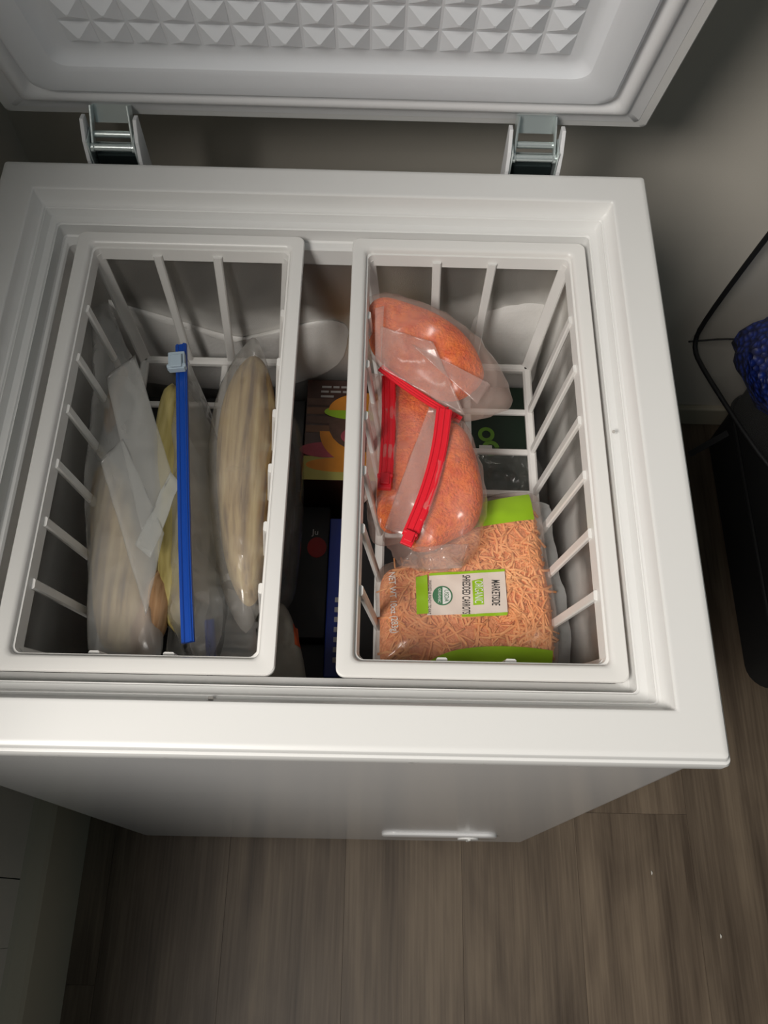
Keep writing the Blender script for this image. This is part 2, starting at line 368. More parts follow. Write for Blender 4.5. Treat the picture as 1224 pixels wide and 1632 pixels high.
mb.loft([lrr(.2965, .010, .004, .0012), lrr(.2950, .0115, .004, -.0004), lrr(.2835, .0235, .004, -.0006), lrr(.2815, .0255, .004, -.0010), lrr(.2800, .0270, .004, -.0030), lrr(.2785, .0285, .005, -.0044), lrr(.2750, .0320, .006, -.0050), lrr(.2720, .035, .007, -.0046),
         lrr(.2690, .0385, .008, -.002), lrr(.2665, .0410, .010, .002), lrr(.2640, .0435, .012, .005)])
mb.build('gasket', M['gasket'], lid, smooth=True, xf=LX3)
mb = MB()
GX0, GX1, GS0, GS1 = -.2115, .2115, .1010, .446
mb.loft([lrr(.2645, .0430, .010, .004), lrr(.2615, .0460, .014, -.004), lrr(.2585, .0490, .016, -.0065), lrr(.2550, .0520, .018, -.0068),
         lrr(.2360, .0760, .016, -.0058), lrr(.2310, .0810, .014, -.0035), lrr(.2270, .0850, .012, .0015), lrr(.2225, .0900, .010, .0045), lrr(.2190, .0940, .008, .005),
         lrr(.2125, .1000, .002, .005)])
nx, ns = 15, 12
cx_, cs_ = (GX1 - GX0) / nx, (GS1 - GS0) / ns
V = []; F = []
d0, d1 = .005, -.0018
bev = .0012
mb.add([(-.2125, .1000, d0), (.2125, .1000, d0), (.2125, .447, d0), (-.2125, .447, d0)], [(3, 2, 1, 0)])
for i in range(nx):
    for j in range(ns):
        x0 = GX0 + i * cx_ + bev; x1 = x0 + cx_ - 2 * bev; s0 = GS0 + j * cs_ + bev; s1 = s0 + cs_ - 2 * bev
        t = .0011; xm, sm = (x0 + x1) / 2, (s0 + s1) / 2
        P = [(x0, s0, d0 - .0002), (x1, s0, d0 - .0002), (x1, s1, d0 - .0002), (x0, s1, d0 - .0002), (xm - t, sm - t, d1), (xm + t, sm - t, d1), (xm + t, sm + t, d1), (xm - t, sm + t, d1)]
        mb.add(P, [(1, 0, 4, 5), (2, 1, 5, 6), (3, 2, 6, 7), (0, 3, 7, 4), (5, 4, 7, 6)])
mb.build('lid_liner', M['lid'], lid, smooth=True, xf=LX3, angle=25)

# hinges
def hinge(cx):
    mb = MB()
    for s in (-1, 1):                                   # cheeks of the lower bracket
        mb.box((cx + s * .0215 - .0008, .276, .80), (cx + s * .0215 + .0008, .296, .868))
    mb.box((cx - .0215, .294, .78), (cx + .0215, .2955, .852))
    h = mb.build('hinge', M['zinc'], fz, bevel=.0005)
    mb = MB()
    for s in (-1, 1):                                   # upper leaf
        mb.bar((cx + s * .0195, .283, .852), (cx + s * .0175, .3065, .884), .0022, .011, (0, 1, 0.3))
    mb.bar((cx, .3045, .866), (cx, .3135, .886), .036, .0012, (0, .9, -.3))
    mb.build('hinge_leaf', M['zinc'], h)
    mb = MB(); mb.tube([(cx - .0205, .282, .857), (cx - .018, .282, .857), (cx - .017, .282, .857), (cx + .017, .282, .857), (cx + .018, .282, .857), (cx + .0205, .282, .857)], [.0045, .0045, .0034, .0034, .0045, .0045], 14)
    mb.tube([(cx - .0185, .293, .8625), (cx + .0185, .293, .8625)], .0032, 12); mb.build('pin', M['zinc'], h, smooth=True)
    mb = MB(); mb.box((cx - .019, .284, .79), (cx + .019, .291, .846)); mb.build('spring_block', M['dark_steel'], h, bevel=.001)
    for s in (-1, 1):
        mb = MB(); x = cx + s * .0245
        Q = [(.274, .79), (.274, .848), (.279, .866), (.290, .882), (.299, .880), (.299, .79)]
        mb.loft([[(x - .0018, y, z) for y, z in Q], [(x + .0018, y, z) for y, z in Q]], cap0=True, cap1=True); mb.build('hinge_cover', M['gasket'], h, bevel=.0006)
for cx in (-.2005, .1975): hinge(cx)

# ------------------------------------------------------------------ baskets
BZ, FZ = .668, .8225
def basket(xa, xb, backs, label):
    b = empty('storage_basket', ((xa + xb) / 2, 0, BZ), label, 'basket', 'white hanging freezer baskets')
    cx, hx = (xa + xb) / 2, (xb - xa) / 2; hy = .2108
    mb = MB()
    mb.loft([rr(hx, hy, .007, FZ - .004, cx), rr(hx, hy, .007, FZ - .001, cx), rr(hx - .0008, hy - .0008, .007, FZ, cx), rr(hx - .0095, hy - .0095, .006, FZ, cx), rr(hx - .0115, hy - .0115, .006, FZ - .0008, cx),
             rr(hx - .0130, hy - .0130, .006, FZ - .003, cx), rr(hx - .0145, hy - .0150, .006, FZ - .018, cx), rr(hx - .0170, hy - .0175, .006, FZ - .018, cx), rr(hx - .0150, hy - .0150, .006, FZ - .006, cx), rr(hx, hy, .007, FZ - .004, cx)])
    mb.build('basket_rim', M['basket'], b, smooth=True)
    ix0, ix1, iy = xa + .0165, xb - .0165, hy - .017        # bar tops
    bx0, bx1, by = xa + .032, xb - .032, .172               # bottom frame
    zt = FZ - .012
    def bar(a, c, w, up): m_ = MB(); m_.bar(a, c, w, .0045, up); m_.build('bar', M['basket'], b)
    for y in (.130, .0763, .0226, -.0311, -.0848, -.1385):
        yb = y * .90
        bar((ix0, y, zt), (bx0, yb, BZ), .0085, (1, 0, 0)); bar((ix1, y, zt), (bx1, yb, BZ), .0085, (1, 0, 0))
    for x in backs:
        xx = cx + (x - cx) * .8
        bar((x, iy, zt), (xx, by, BZ), .0085, (0, 1, 0)); bar((x, -iy, zt), (xx, -by, BZ), .0085, (0, 1, 0))
    for sx, x0, x1 in ((-1, ix0, bx0), (1, ix1, bx1)):
        for sy in (-1, 1):
            bar((x0, sy * iy, zt), (x1, sy * by, BZ), .012, (sx, sy, 0))
    mb = MB()
    for y in (-by, by): mb.bar((bx0 - .004, y, BZ), (bx1 + .004, y, BZ), .009, .008, (0, 0, 1))
    for x in (bx0, bx1): mb.bar((x, -by - .004, BZ), (x, by + .004, BZ), .009, .008, (0, 0, 1))
    mb.build('bottom_frame', M['basket'], b)
    for y in (.117, .0685, .0203, -.028, -.0763, -.1246):
        m_ = MB(); m_.bar((bx0, y, BZ - .001), (bx1, y, BZ - .001), .0065, .005, (0, 0, 1)); m_.build('slat', M['basket'], b)
    xm = bx0 + (bx1 - bx0) * .58
    m_ = MB(); m_.bar((xm, -by, BZ - .003), (xm, by, BZ - .003), .0075, .005, (0, 0, 1)); m_.build('slat', M['basket'], b)
    return b
basket(-.2315, -.0180, (-.158, -.101), 'white plastic freezer basket holding cloudy bags of tan frozen food')
basket(.0275, .2480, (.108, .161), 'white plastic freezer basket holding orange bags of grated carrot')

# ------------------------------------------------------------------ soft bags
def chaikin(P, n=2):
    for _ in range(n):
        Q = []
        for i in range(len(P)):
            a, b = P[i], P[(i + 1) % len(P)]; Q += [a * .75 + b * .25, a * .25 + b * .75]
        P = Q
    return P
def chaikin_open(P, n=2):
    for _ in range(n):
        Q = [P[0]]
        for i in range(len(P) - 1):
            a, b = P[i], P[i + 1]; Q += [a * .75 + b * .25, a * .25 + b * .75]
        P = Q + [P[-1]]
    return P
class Frame:
    def __init__(s, O, N):
        s.O = Vector(O); s.N = Vector(N).normalized(); s.U = (Vector((1, 0, 0)) - s.N * s.N.x).normalized(); s.V = s.N.cross(s.U)
    def px(s, x, y):
        p = on(x, y, s.O, s.N) - s.O; return Vector((p.dot(s.U), p.dot(s.V)))
    def w(s, u, v, h=0): return s.O + s.U * u + s.V * v + s.N * h
class Pillow:
    """closed soft body over an outline: thickness above and below the seam plane, folds and lumps"""
    def __init__(s, fr, pix, top, bot, a=2.2, b=.6, amp=.0, freq=30, seed=0, ridge=False, sm=2, local=None, rag=0):
        s.fr, s.top, s.bot, s.a, s.b, s.amp, s.freq, s.seed, s.ridge = fr, top, bot, a, b, amp, freq, seed, ridge
        P = [fr.px(*p) for p in pix] if local is None else [Vector(p) for p in local]
        s.c = sum(P, Vector((0, 0))) / len(P)
        P = chaikin(P, sm)
        if sum(P[i].cross(P[(i + 1) % len(P)]) if False else (P[i].x * P[(i+1) % len(P)].y - P[i].y * P[(i+1) % len(P)].x) for i in range(len(P))) < 0: P.reverse()
        if rag: P = [p + (p - s.c).normalized() * rag * noise.fractal(Vector((p.x * 90, p.y * 90, seed)), 1, 2, 3) for p in P]
        s.P = P
    def R(s, d):
        best = 0
        for i in range(len(s.P)):
            a, b = s.P[i] - s.c, s.P[(i + 1) % len(s.P)] - s.c; e = b - a
            den = d.x * e.y - d.y * e.x
            if abs(den) < 1e-12: continue
            t = (a.x * e.y - a.y * e.x) / den; q = (a.x * d.y - a.y * d.x) / den
            if t > 0 and -1e-6 <= q <= 1 + 1e-6: best = max(best, t)
        return best
    def lump(s, u, v, k=0):
        p = Vector((u * s.freq, v * s.freq, s.seed * 7.3 + k * 3.1))
        n = noise.fractal(p, 1.0, 2.0, 3)
        return (1 - abs(n) * 2) * .5 if s.ridge else n
    def h(s, u, v, up=True):
        q = Vector((u, v)) - s.c; l = q.length
        r = 0 if l < 1e-9 else min(1, l / max(1e-6, s.R(q / l)))
        return s.hr(u, v, r, up)
    def hr(s, u, v, r, up=True):
        base = max(0, 1 - r ** s.a) ** s.b
        n = s.amp * s.lump(u, v, 0 if up else 1) * (1 - r ** 5)
        return (s.top * base + n) if up else -(s.bot * base + n * .6)
    def build(s, name, mat_, parent=None, rings=16, n=None):
        P = s.P; m = len(P); mb = MB()
        for up in (True, False):
            vs = [s.fr.w(s.c.x, s.c.y, s.hr(s.c.x, s.c.y, 0, up))]
            for k in range(1, rings + 1):
                r = (k / rings) ** .85
                for p in P:
                    q = s.c + (p - s.c) * r; vs.append(s.fr.w(q.x, q.y, s.hr(q.x, q.y, r, up)))
            fs = [(0, 1 + i, 1 + (i + 1) % m) for i in range(m)]
            for k in range(rings - 1):
                for i in range(m):
                    a = 1 + k * m + i; b = 1 + k * m + (i + 1) % m; fs.append((a, a + m, b + m, b))
            if not up: fs = [tuple(reversed(f)) for f in fs]
            mb.add(vs, fs)
        return mb.build(name, mat_, parent, smooth='all')
def ribbon(name, pts, side, w, t, mat_, parent, ribs=(), rr_=.0012):
    """flat zip strip along pts; side = direction across it; ribs = offsets of raised ridges"""
    pts = chaikin_open([Vector(p) for p in pts], 3); side = Vector(side).normalized(); mb = MB(); L = []
    for i, p in enumerate(pts):
        d = (pts[min(i + 1, len(pts) - 1)] - pts[max(i - 1, 0)]).normalized(); s_ = (side - d * side.dot(d)).normalized(); n_ = d.cross(s_)
        if n_.z < 0: n_ = -n_
        L.append([p - s_ * w / 2 - n_ * t / 2, p + s_ * w / 2 - n_ * t / 2, p + s_ * w / 2 + n_ * t / 2, p - s_ * w / 2 + n_ * t / 2])
    mb.loft(L, cap0=True, cap1=True)
    for o_ in ribs:
        q = []
        for i, p in enumerate(pts):
            d = (pts[min(i + 1, len(pts) - 1)] - pts[max(i - 1, 0)]).normalized(); s_ = (side - d * side.dot(d)).normalized(); n_ = d.cross(s_)
            if n_.z < 0: n_ = -n_
            q.append(p + s_ * o_ * w + n_ * t * .5)
        mb.tube(q, rr_, 8)
    return mb.build(name, mat_, parent, smooth=True)
def slider(name, p, d, side, mat_, parent, sc=1.0):
    d = Vector(d).normalized(); s_ = Vector(side); s_ = (s_ - d * s_.dot(d)).normalized(); n_ = d.cross(s_)
    if n_.z < 0: n_ = -n_; 
    Mx = Matrix((s_, d, n_)).transposed().to_4x4(); Mx.translation = p
    mb = MB(); mb.box((-.0065*sc, -.008*sc, -.003*sc), (.0065*sc, .008*sc, .003*sc)); mb.box((-.0045*sc, -.004*sc, .003*sc), (.0045*sc, .0075*sc, .0055*sc)); mb.box((-.0075*sc, .004*sc, -.002*sc), (.0075*sc, .007*sc, .004*sc))
    return mb.build(name, mat_, parent, bevel=.0008, xf=Mx)
def sheet(name, quad, mat_, parent, amp=.002, n=14, seed=0, th=.0004):
    """thin film patch between four corners, gently rumpled"""
    a, b, c, d = [Vector(p) for p in quad]; mb = MB(); vs = []; nn = (b - a).cross(d - a).normalized()
    for j in range(n + 1):
        for i in range(n + 1):
            u, v = i / n, j / n; p = a * (1-u)*(1-v) + b * u*(1-v) + c * u*v + d * (1-u)*v
            vs.append(p + nn * amp * noise.fractal(p * 45 + Vector((seed, 0, 0)), 1, 2, 2))
    fs = [(j*(n+1)+i, j*(n+1)+i+1, (j+1)*(n+1)+i+1, (j+1)*(n+1)+i) for j in range(n) for i in range(n)]
    mb.add(vs, fs); o = mb.build(name, mat_, parent, smooth='all'); 
    s_ = o.modifiers.new('thickness', 'SOLIDIFY'); s_.thickness = th; return o
def text_mesh(txt, size, sx=1.0, bold=0):
    cu = bpy.data.curves.new('t', 'FONT'); cu.body = txt; cu.size = size; cu.align_x = 'CENTER'; cu.align_y = 'CENTER'; cu.offset = bold
    o = bpy.data.objects.new('t', cu); C.objects.link(o); dg = bpy.context.evaluated_depsgraph_get(); me = bpy.data.meshes.new_from_object(o.evaluated_get(dg))
    vs = [(v.co.x * sx, v.co.y) for v in me.vertices]; fs = [tuple(p.vertices) for p in me.polygons]
    bpy.data.objects.remove(o); bpy.data.curves.remove(cu); bpy.data.meshes.remove(me)
    return vs, fs

# ---- shop bag of shredded carrots lying in the front of the right basket
fI = Frame((.135, -.075, .704), (.02, -.10, 1))
outI = [(596, 905), (640, 893), (700, 865), (756, 800), (790, 786), (850, 783), (862, 800), (866, 850), (874, 905), (884, 950), (890, 1010), (891, 1060), (880, 1072), (740, 1076), (608, 1072), (596, 1056), (600, 990)]
bI = empty('carrot_bag', fI.w(0, 0, -.03), 'shop bag of shredded carrots with lime green bands and printed label', 'carrot bag')
inI = Pillow(fI, [(604, 915), (645, 900), (705, 872), (758, 812), (790, 800), (848, 798), (857, 850), (866, 905), (876, 950), (882, 1010), (883, 1054), (872, 1066), (740, 1069), (614, 1066), (604, 1052), (606, 990)], .019, .028, 5, .5, .0022, 34, 3)
inI.build('shredded_carrots', M['carrot_bed'], bI, 18)
flI = Pillow(fI, outI, .0225, .031, 5, .55, .0022, 30, 3)
mb = MB()
for i in range(620):                                    # loose shreds pressed against the film
    r = math.sqrt(rnd.random()) * .93; k = rnd.randrange(len(inI.P)); q = inI.c + (inI.P[k] - inI.c) * r
    an = rnd.uniform(0, math.pi); ln = rnd.uniform(.010, .028); cv = rnd.uniform(-.35, .35); pts = []
    for t in range(4):
        a = an + cv * (t - 1.5); q2 = q + Vector((math.cos(a), math.sin(a))) * ln * (t - 1.5) / 3
        pts.append(fI.w(q2.x, q2.y, inI.h(q2.x, q2.y) + rnd.uniform(.0002, .0016)))
    w = rnd.uniform(.0008, .0017); mb.tube(pts, w, 4)
tag(mb.build('carrot_shreds', M['shred'], bI, smooth='all'), kind='stuff')
flI.build('bag_film', M['film_clear'], bI, 22)
def conform(pl, poly_uv, off, name, mat_, parent, n=16):
    """print patch lying on the film: bilinear quad patch following the surface"""
    a, b, c, d = [Vector(p) for p in poly_uv]; mb = MB(); vs = []
    for j in range(n + 1):
        for i in range(n + 1):
            u, v = i / n, j / n; p = a * (1-u)*(1-v) + b * u*(1-v) + c * u*v + d * (1-u)*v
            vs.append(pl.fr.w(p.x, p.y, pl.h(p.x, p.y) + off))
    mb.add(vs, [(j*(n+1)+i, j*(n+1)+i+1, (j+1)*(n+1)+i+1, (j+1)*(n+1)+i) for j in range(n) for i in range(n)])
    return mb.build(name, mat_, parent, smooth='all')
def pq(pl, pts, dh=.022):                              # corners picked on the film height
    f2 = Frame(pl.fr.O + pl.fr.N * dh, pl.fr.N); return [f2.px(*p) for p in pts]
lab = conform(flI, pq(flI, [(684, 917), (804, 910), (809, 978), (681, 981)]), .0006, 'printed_label', M['paper'], bI)
conform(flI, pq(flI, [(663, 919), (681, 916), (683, 978), (664, 979)]), .0006, 'green_tab', M['green'], lab)
conform(flI, pq(flI, [(684, 914), (804, 907), (804, 911), (684, 918)]), .0007, 'green_edge', M['green'], lab)
conform(flI, pq(flI, [(735, 980), (809, 976), (808, 981), (736, 984)]), .0007, 'green_edge', M['green'], lab)
conform(flI, pq(flI, [(752, 800), (846, 782), (853, 826), (748, 842)]), .0005, 'green_band', M['green'], bI)
mb = MB(); tp_ = pq(flI, [(664, 1066), (684, 1052), (706, 1041), (735, 1033), (780, 1029), (830, 1030), (884, 1035)]); bt_ = pq(flI, [(664, 1070), (684, 1071), (706, 1072), (735, 1072), (780, 1072), (830, 1072), (884, 1066)]); vs = []
for a_, b_ in zip(chaikin_open(tp_, 2), chaikin_open(bt_, 2)):
    for k in range(9): q = a_ + (b_ - a_) * (k / 8); vs.append(fI.w(q.x, q.y, flI.h(q.x, q.y) + .0005))
mb.add(vs, [(i*9+k, (i+1)*9+k, (i+1)*9+k+1, i*9+k+1) for i in range(len(vs) // 9 - 1) for k in range(8)]); mb.build('green_band', M['green'], bI, smooth='all')
def print_text(pl, txt, cpx, size, ang, name, mat_, parent, sx=1, off=.0011, bold=0, fan=0):
    vs, fs = text_mesh(txt, size, sx, bold); c0 = pq(pl, [cpx])[0]; ca, sa = math.cos(ang), math.sin(ang); mb = MB(); out = []
    for x, y in vs:
        y2 = y + fan * x * x
        u, v = c0.x + x * ca - y2 * sa, c0.y + x * sa + y2 * ca; out.append(pl.fr.w(u, v, pl.h(u, v) + off))
    mb.add(out, fs); return mb.build(name, mat_, parent)
TA = math.radians(-91)
print_text(flI, 'MARKETSIDE', (789, 945), .0105, TA, 'lettering', M['ink'], lab, .40, bold=.0001)
conform(flI, pq(flI, [(752, 926), (769, 922), (771, 964), (754, 965)]), .0008, 'green_badge', M['green'], lab)
print_text(flI, 'ORGANIC', (762, 944), .0105, TA, 'lettering', M['whiteink'], lab, .44, .0013)
print_text(flI, 'SHREDDED CARROTS', (742, 948), .0098, TA, 'lettering', M['ink'], lab, .375, bold=.0001)
print_text(flI, 'WASHED & READY TO EAT', (684.5, 952), .0036, TA, 'lettering', M['ink'], lab, .72)
def disc(pl, cpx, r, a0, a1, off, name, mat_, parent, r_in=0):
    c0 = pq(pl, [cpx])[0]; mb = MB(); vs = []; n = 28
    for k in range(n + 1):
        a = a0 + (a1 - a0) * k / n
        for q in (r_in, r): u, v = c0.x + q * math.cos(a), c0.y + q * math.sin(a); vs.append(pl.fr.w(u, v, pl.h(u, v) + off))
    mb.add(vs, [(2*k, 2*k+1, 2*k+3, 2*k+2) for k in range(n)]); return mb.build(name, mat_, parent)
disc(flI, (705, 950), .0090, 0, 2 * math.pi, .0010, 'organic_seal', M['whiteink'], lab)
disc(flI, (705, 950), .0090, 0, 2 * math.pi, .0012, 'seal_ring', M['seal'], lab, .0079)
disc(flI, (705, 950), .0080, math.radians(90), math.radians(270), .0012, 'seal_field', M['seal'], lab)
print_text(flI, 'USDA', (711, 950), .0055, TA, 'lettering', M['seal'], lab, .8, .0013)
print_text(flI, 'ORGANIC', (700, 950), .0036, TA, 'lettering', M['whiteink'], lab, .8, .0015)
print_text(flI, 'NET WT 10oz (283g)', (627, 958), .0085, math.radians(-86), 'lettering', M['whiteink'], bI, .75, .0006)
# crimped right seam of the bag
seam = [(866, 800), (872, 850), (880, 905), (893, 955), (899, 1010), (899, 1080)]
pts = [on(x, y, fI.O, fI.N) for x, y in seam]; mb = MB(); vs = []
for i, p in enumerate(chaikin_open(pts, 2)):
    for k in range(5):
        w = -.012 + .019 * k / 4; vs.append(p + Vector((w, 0, .004 * math.sin(i * 1.3 + k) * (k / 4) - .004 * k / 4)))
n_ = len(vs) // 5; mb.add(vs, [(i*5+k, i*5+k+1, (i+1)*5+k+1, (i+1)*5+k) for i in range(n_ - 1) for k in range(4)])
mb.build('crimped_seam', M['film_grey'], bI, smooth='all')

# ---- three zip bags of grated carrot
def zip_bag(name, label, fr, outline, content, lip, zipl, side, Tt, Tb, seed, slid=None, zw=.011, zoff=.012, lipmat='film_lip', cm='carrot', filmmat='film_pink'):
    b = empty(name, fr.w(0, 0, -Tb), label, 'zip bag', 'red-zip bags of grated carrot')
    c = Pillow(fr, content, Tt, Tb, 4.2, .5, .0042, 30, seed); c.build('grated_carrot', M[cm], b, 18)
    f = Pillow(fr, outline, Tt + .004, Tb + .003, 3.4, .6, .0085, 20, seed + 1, ridge=True, sm=2, rag=.003); f.build('bag_film', M[filmmat], b, 26)
    f2 = Frame(fr.O + fr.N * zoff, fr.N)
    if lip: sheet('bag_lip', [on(x, y, f2.O, f2.N) for x, y in lip], M[lipmat], b, .004, 16, seed)
    zp = [on(x, y, f2.O + f2.N * .003, f2.N) for x, y in zipl]
    z = ribbon('zip_strip', zp, side, zw, .0016, M['red'], b, (-.38, 0, .38), .0011)
    if slid is not None:
        p = on(*slid[0], f2.O + f2.N * .005, f2.N); d = on(*slid[1], f2.O, f2.N) - on(*slid[0], f2.O, f2.N); slider('zip_slider', p, d, side, M['red'], z, slid[2])
    return b
fG = Frame((.085, .03, .732), (-.10, -.05, 1))
zip_bag('zip_bag', 'zip bag of grated carrot against the divider rail, red zip running straight', fG,
        [(594, 600), (622, 588), (680, 600), (712, 660), (712, 760), (690, 840), (640, 868), (600, 872), (585, 850), (582, 740), (588, 660)],
        [(612, 612), (650, 604), (690, 630), (700, 680), (700, 760), (680, 825), (640, 850), (606, 850), (598, 800), (606, 700)],
        [(590, 596), (614, 598), (606, 775), (580, 800)], [(619, 600), (620, 680), (614, 768)], (1, 0, 0), .022, .026, 11, ((613, 768), (616, 720), .95), zw=.013, zoff=.025)
fH = Frame((.125, -.005, .752), (.05, -.22, 1))
bH = zip_bag('zip_bag', 'zip bag of grated carrot lying on the shop bag, slanting red zip', fH,
        [(700, 650), (730, 668), (746, 674), (768, 740), (776, 775), (777, 800), (768, 862), (762, 874), (742, 898), (732, 906), (700, 912), (655, 910), (626, 892), (614, 860), (614, 845), (640, 760), (672, 680)],
        [(706, 668), (742, 682), (764, 745), (772, 800), (758, 845), (716, 862), (690, 880), (652, 880), (648, 850), (670, 760), (688, 700)],
        [(684, 648), (704, 655), (660, 862), (612, 842)], [(708, 652), (700, 720), (680, 790), (652, 856)], (1, .3, 0), .020, .022, 21, ((651, 858), (672, 808), .85), zw=.014, zoff=.023)
fF = Frame((.135, .105, .775), (-.02, -.34, 1))
bF = zip_bag('zip_bag', 'frosty zip bag of grated carrot at the back of the basket, topmost of three', fF,
        [(580, 500), (584, 474), (606, 464), (650, 474), (705, 494), (762, 535), (800, 588), (824, 648), (786, 664), (745, 674), (720, 668), (655, 628), (604, 590), (582, 560)],
        [(585, 505), (590, 482), (610, 472), (650, 484), (700, 502), (748, 538), (772, 585), (770, 612), (735, 640), (700, 640), (655, 614), (606, 578), (588, 555)],
        None, [(606, 586), (640, 612), (690, 645), (734, 670)], (.4, 1, 0), .018, .022, 31, ((714, 662), (690, 645), .8), zw=.007, zoff=.008)
f3 = Frame(fH.O + fH.N * .016, fH.N)
sheet('crumpled_end', [on(x, y, f3.O, f3.N) for x, y in ((634, 906), (735, 907), (748, 866), (660, 872))], M['film_glint'], bH, .010, 22, 3)
f2 = Frame(fF.O + fF.N * .026, fF.N)
# frosted fold of the spare film across the topmost bag
sheet('folded_film', [on(x, y, f2.O, f2.N) for x, y in ((655, 548), (690, 565), (782, 612), (760, 645))], M['film_lip'], bF, .003, 14, 5)
sheet('folded_film', [on(x, y, f2.O, f2.N) for x, y in ((598, 492), (612, 488), (608, 585), (598, 575))], M['film_lip'], bF, .003, 14, 8)
sheet('folded_film', [on(x, y, f2.O, f2.N) for x, y in ((606, 520), (690, 545), (742, 664), (608, 588))], M['film_haze'], bF, .004, 20, 12)

# ---- cloudy bags of tan food standing in the left basket
def husk_piece(parent, p0, p1, r, m, seed, name='frozen_piece', flat=.75):
    p0, p1 = Vector(p0), Vector(p1); d = (p1 - p0); n = 26; L = []; ax = d.normalized(); a = ax.cross(Vector((0, 0, 1))).normalized(); b = a.cross(ax)
    for i in range(n + 1):
        t = i / n; rad = r * (max(0.0, 1 - abs(2 * t - 1) ** 3.0)) ** .5 + .0006; c = p0 + d * t + b * (.006 * math.sin(t * math.pi))
        L.append([c + (a * math.cos(k * math.pi / 12) * flat + b * math.sin(k * math.pi / 12)) * rad * (1 + .16 * noise.noise(Vector((math.cos(k * math.pi / 12) * 2, math.sin(k * math.pi / 12) * 2, t * 4 + seed)))) for k in range(24)])
    mb = MB(); mb.loft(L, cap0=True, cap1=True); return mb.build(name, m, parent, smooth='all')
def food_bag(label, loc): return empty('zip_bag', loc, label, 'zip bag', 'cloudy bags of tan frozen food')
# right one, pointed at both ends
fC = Frame((-.085, -.02, .735), (.10, -.05, 1))
bC = food_bag('cloudy pointed bag of tan food beside the divider rail', fC.w(0, 0, -.05))
Pillow(fC, [(396, 562), (424, 575), (441, 640), (444, 740), (438, 860), (420, 940), (400, 972), (380, 955), (358, 900), (346, 800), (344, 700), (358, 620)], .029, .036, 2.4, .5, .004, 22, 41).build('frozen_piece', M['husk'], bC, 18)
Pillow(fC, [(404, 536), (414, 545), (430, 590), (441, 680), (441, 780), (434, 880), (420, 960), (396, 1012), (380, 1000), (356, 950), (340, 880), (330, 790), (331, 700), (345, 625), (372, 572), (396, 543)], .034, .040, 2.2, .6, .004, 28, 42, ridge=True, sm=1).build('bag_film', M['film_tan'], bC, 24)
# middle one with the blue zip on top
zB = [at(x, y, .788) for x, y in ((289, 550), (291, 660), (293, 800), (296, 920), (300, 1024))]
bB = food_bag('cloudy upright bag with blue zip strip and grey slider', Vector((zB[2].x, zB[2].y, .674)))
st = chaikin_open(zB, 3); L = []; n = len(st)
for i, p in enumerate(st):
    t = i / (n - 1); e = min(1, 3.2 * min(t, 1 - t) + .15); prof = []
    for (dx, dz) in ((0, 0), (.004, -.012), (.013, -.035), (.021 , -.062), (.022, -.09), (.012, -.108), (-.012, -.108), (-.034, -.09), (-.030, -.062), (-.014, -.035), (-.003, -.012)):
        q = p + Vector((dx * e, 0, dz)); q += Vector((.004 * noise.noise(q * 40), 0, 0)); prof.append(q)
    L.append(prof)
mb = MB(); mb.loft(L, cap0=True, cap1=True); mb.build('bag_film', M['film_grey'], bB, smooth='all')
husk_piece(bB, (-.152, .108, .722), (-.118, -.150, .716), .022, M['husk_yellow'], 3)
z = ribbon('zip_strip', zB, (1, 0, .2), .0105, .003, M['blue'], bB, (-.3, .3), .0012)
slider('zip_slider', at(282, 577, .799), zB[1] - zB[0], (1, 0, 0), M['slider'], z, 1.15)
# left one, slumped against the basket side
fA = Frame((-.165, -.04, .728), (-.22, -.03, 1))
bA = food_bag('cloudy slumped bag of tan food against the left basket side', fA.w(0, 0, -.04))
Pillow(fA, [(146, 770), (160, 735), (190, 740), (215, 800), (235, 880), (245, 960), (244, 1024), (230, 1040), (164, 1040), (150, 990), (147, 880)], .014, .030, 3, .5, .004, 20, 51).build('frozen_piece', M['husk'], bA, 16)
husk_piece(bA, at(200, 585, .722), at(172, 690, .726), .008, M['husk_brown'], 9)
husk_piece(bA, at(268, 905, .715), at(222, 1056, .720), .019, M['husk_brown'], 5)
Pillow(fA, [(168, 470), (182, 500), (200, 552), (216, 575), (240, 650), (266, 730), (278, 800), (262, 850), (246, 920), (254, 1000), (258, 1050), (240, 1064), (150, 1064), (140, 1040), (146, 950), (138, 830), (136, 760), (146, 690), (152, 600), (150, 520), (150, 480)], .024, .032, 2.4, .6, .005, 24, 52, ridge=True).build('bag_film', M['film_grey'], bA, 26)
f2 = Frame(fA.O + fA.N * .032, fA.N)
P_ = lambda *L_: [on(x, y, f2.O, f2.N) for x, y in L_]
sheet('folded_film', P_((168, 600), (216, 566), (274, 756), (226, 850)), M['film_fold2'], bA, .0025, 16, 2)
sheet('folded_film', P_((272, 752), (287, 770), (240, 890), (215, 868)), M['film_fold'], bA, .003, 12, 4)
sheet('folded_film', P_((160, 735), (196, 700), (262, 850), (233, 982)), M['film_fold2'], bA, .0025, 16, 6)
# fourth bag, lowest, only its blue zip end showing
q0, q1 = at(332, 985, .715), at(336, 1064, .715)
bD = food_bag('flat cloudy bag with short blue zip end showing under the others', Vector(((q0.x + q1.x) / 2, (q0.y + q1.y) / 2, .674)))
fD = Frame((-.105, -.13, .690), (0, 0, 1))
Pillow(fD, [(285, 940), (340, 930), (400, 950), (412, 1030), (405, 1064), (300, 1066), (268, 1055), (268, 1000)], .010, .012, 2.6, .6, .004, 30, 61, ridge=True).build('bag_film', M['film_grey'], bD, 14)
ribbon('zip_strip', [q0 - Vector((0, 0, .006)), q1 - Vector((0, 0, .006))], (1, 0, 0), .0085, .003, M['blue'], bD, (-.3, .3), .001)

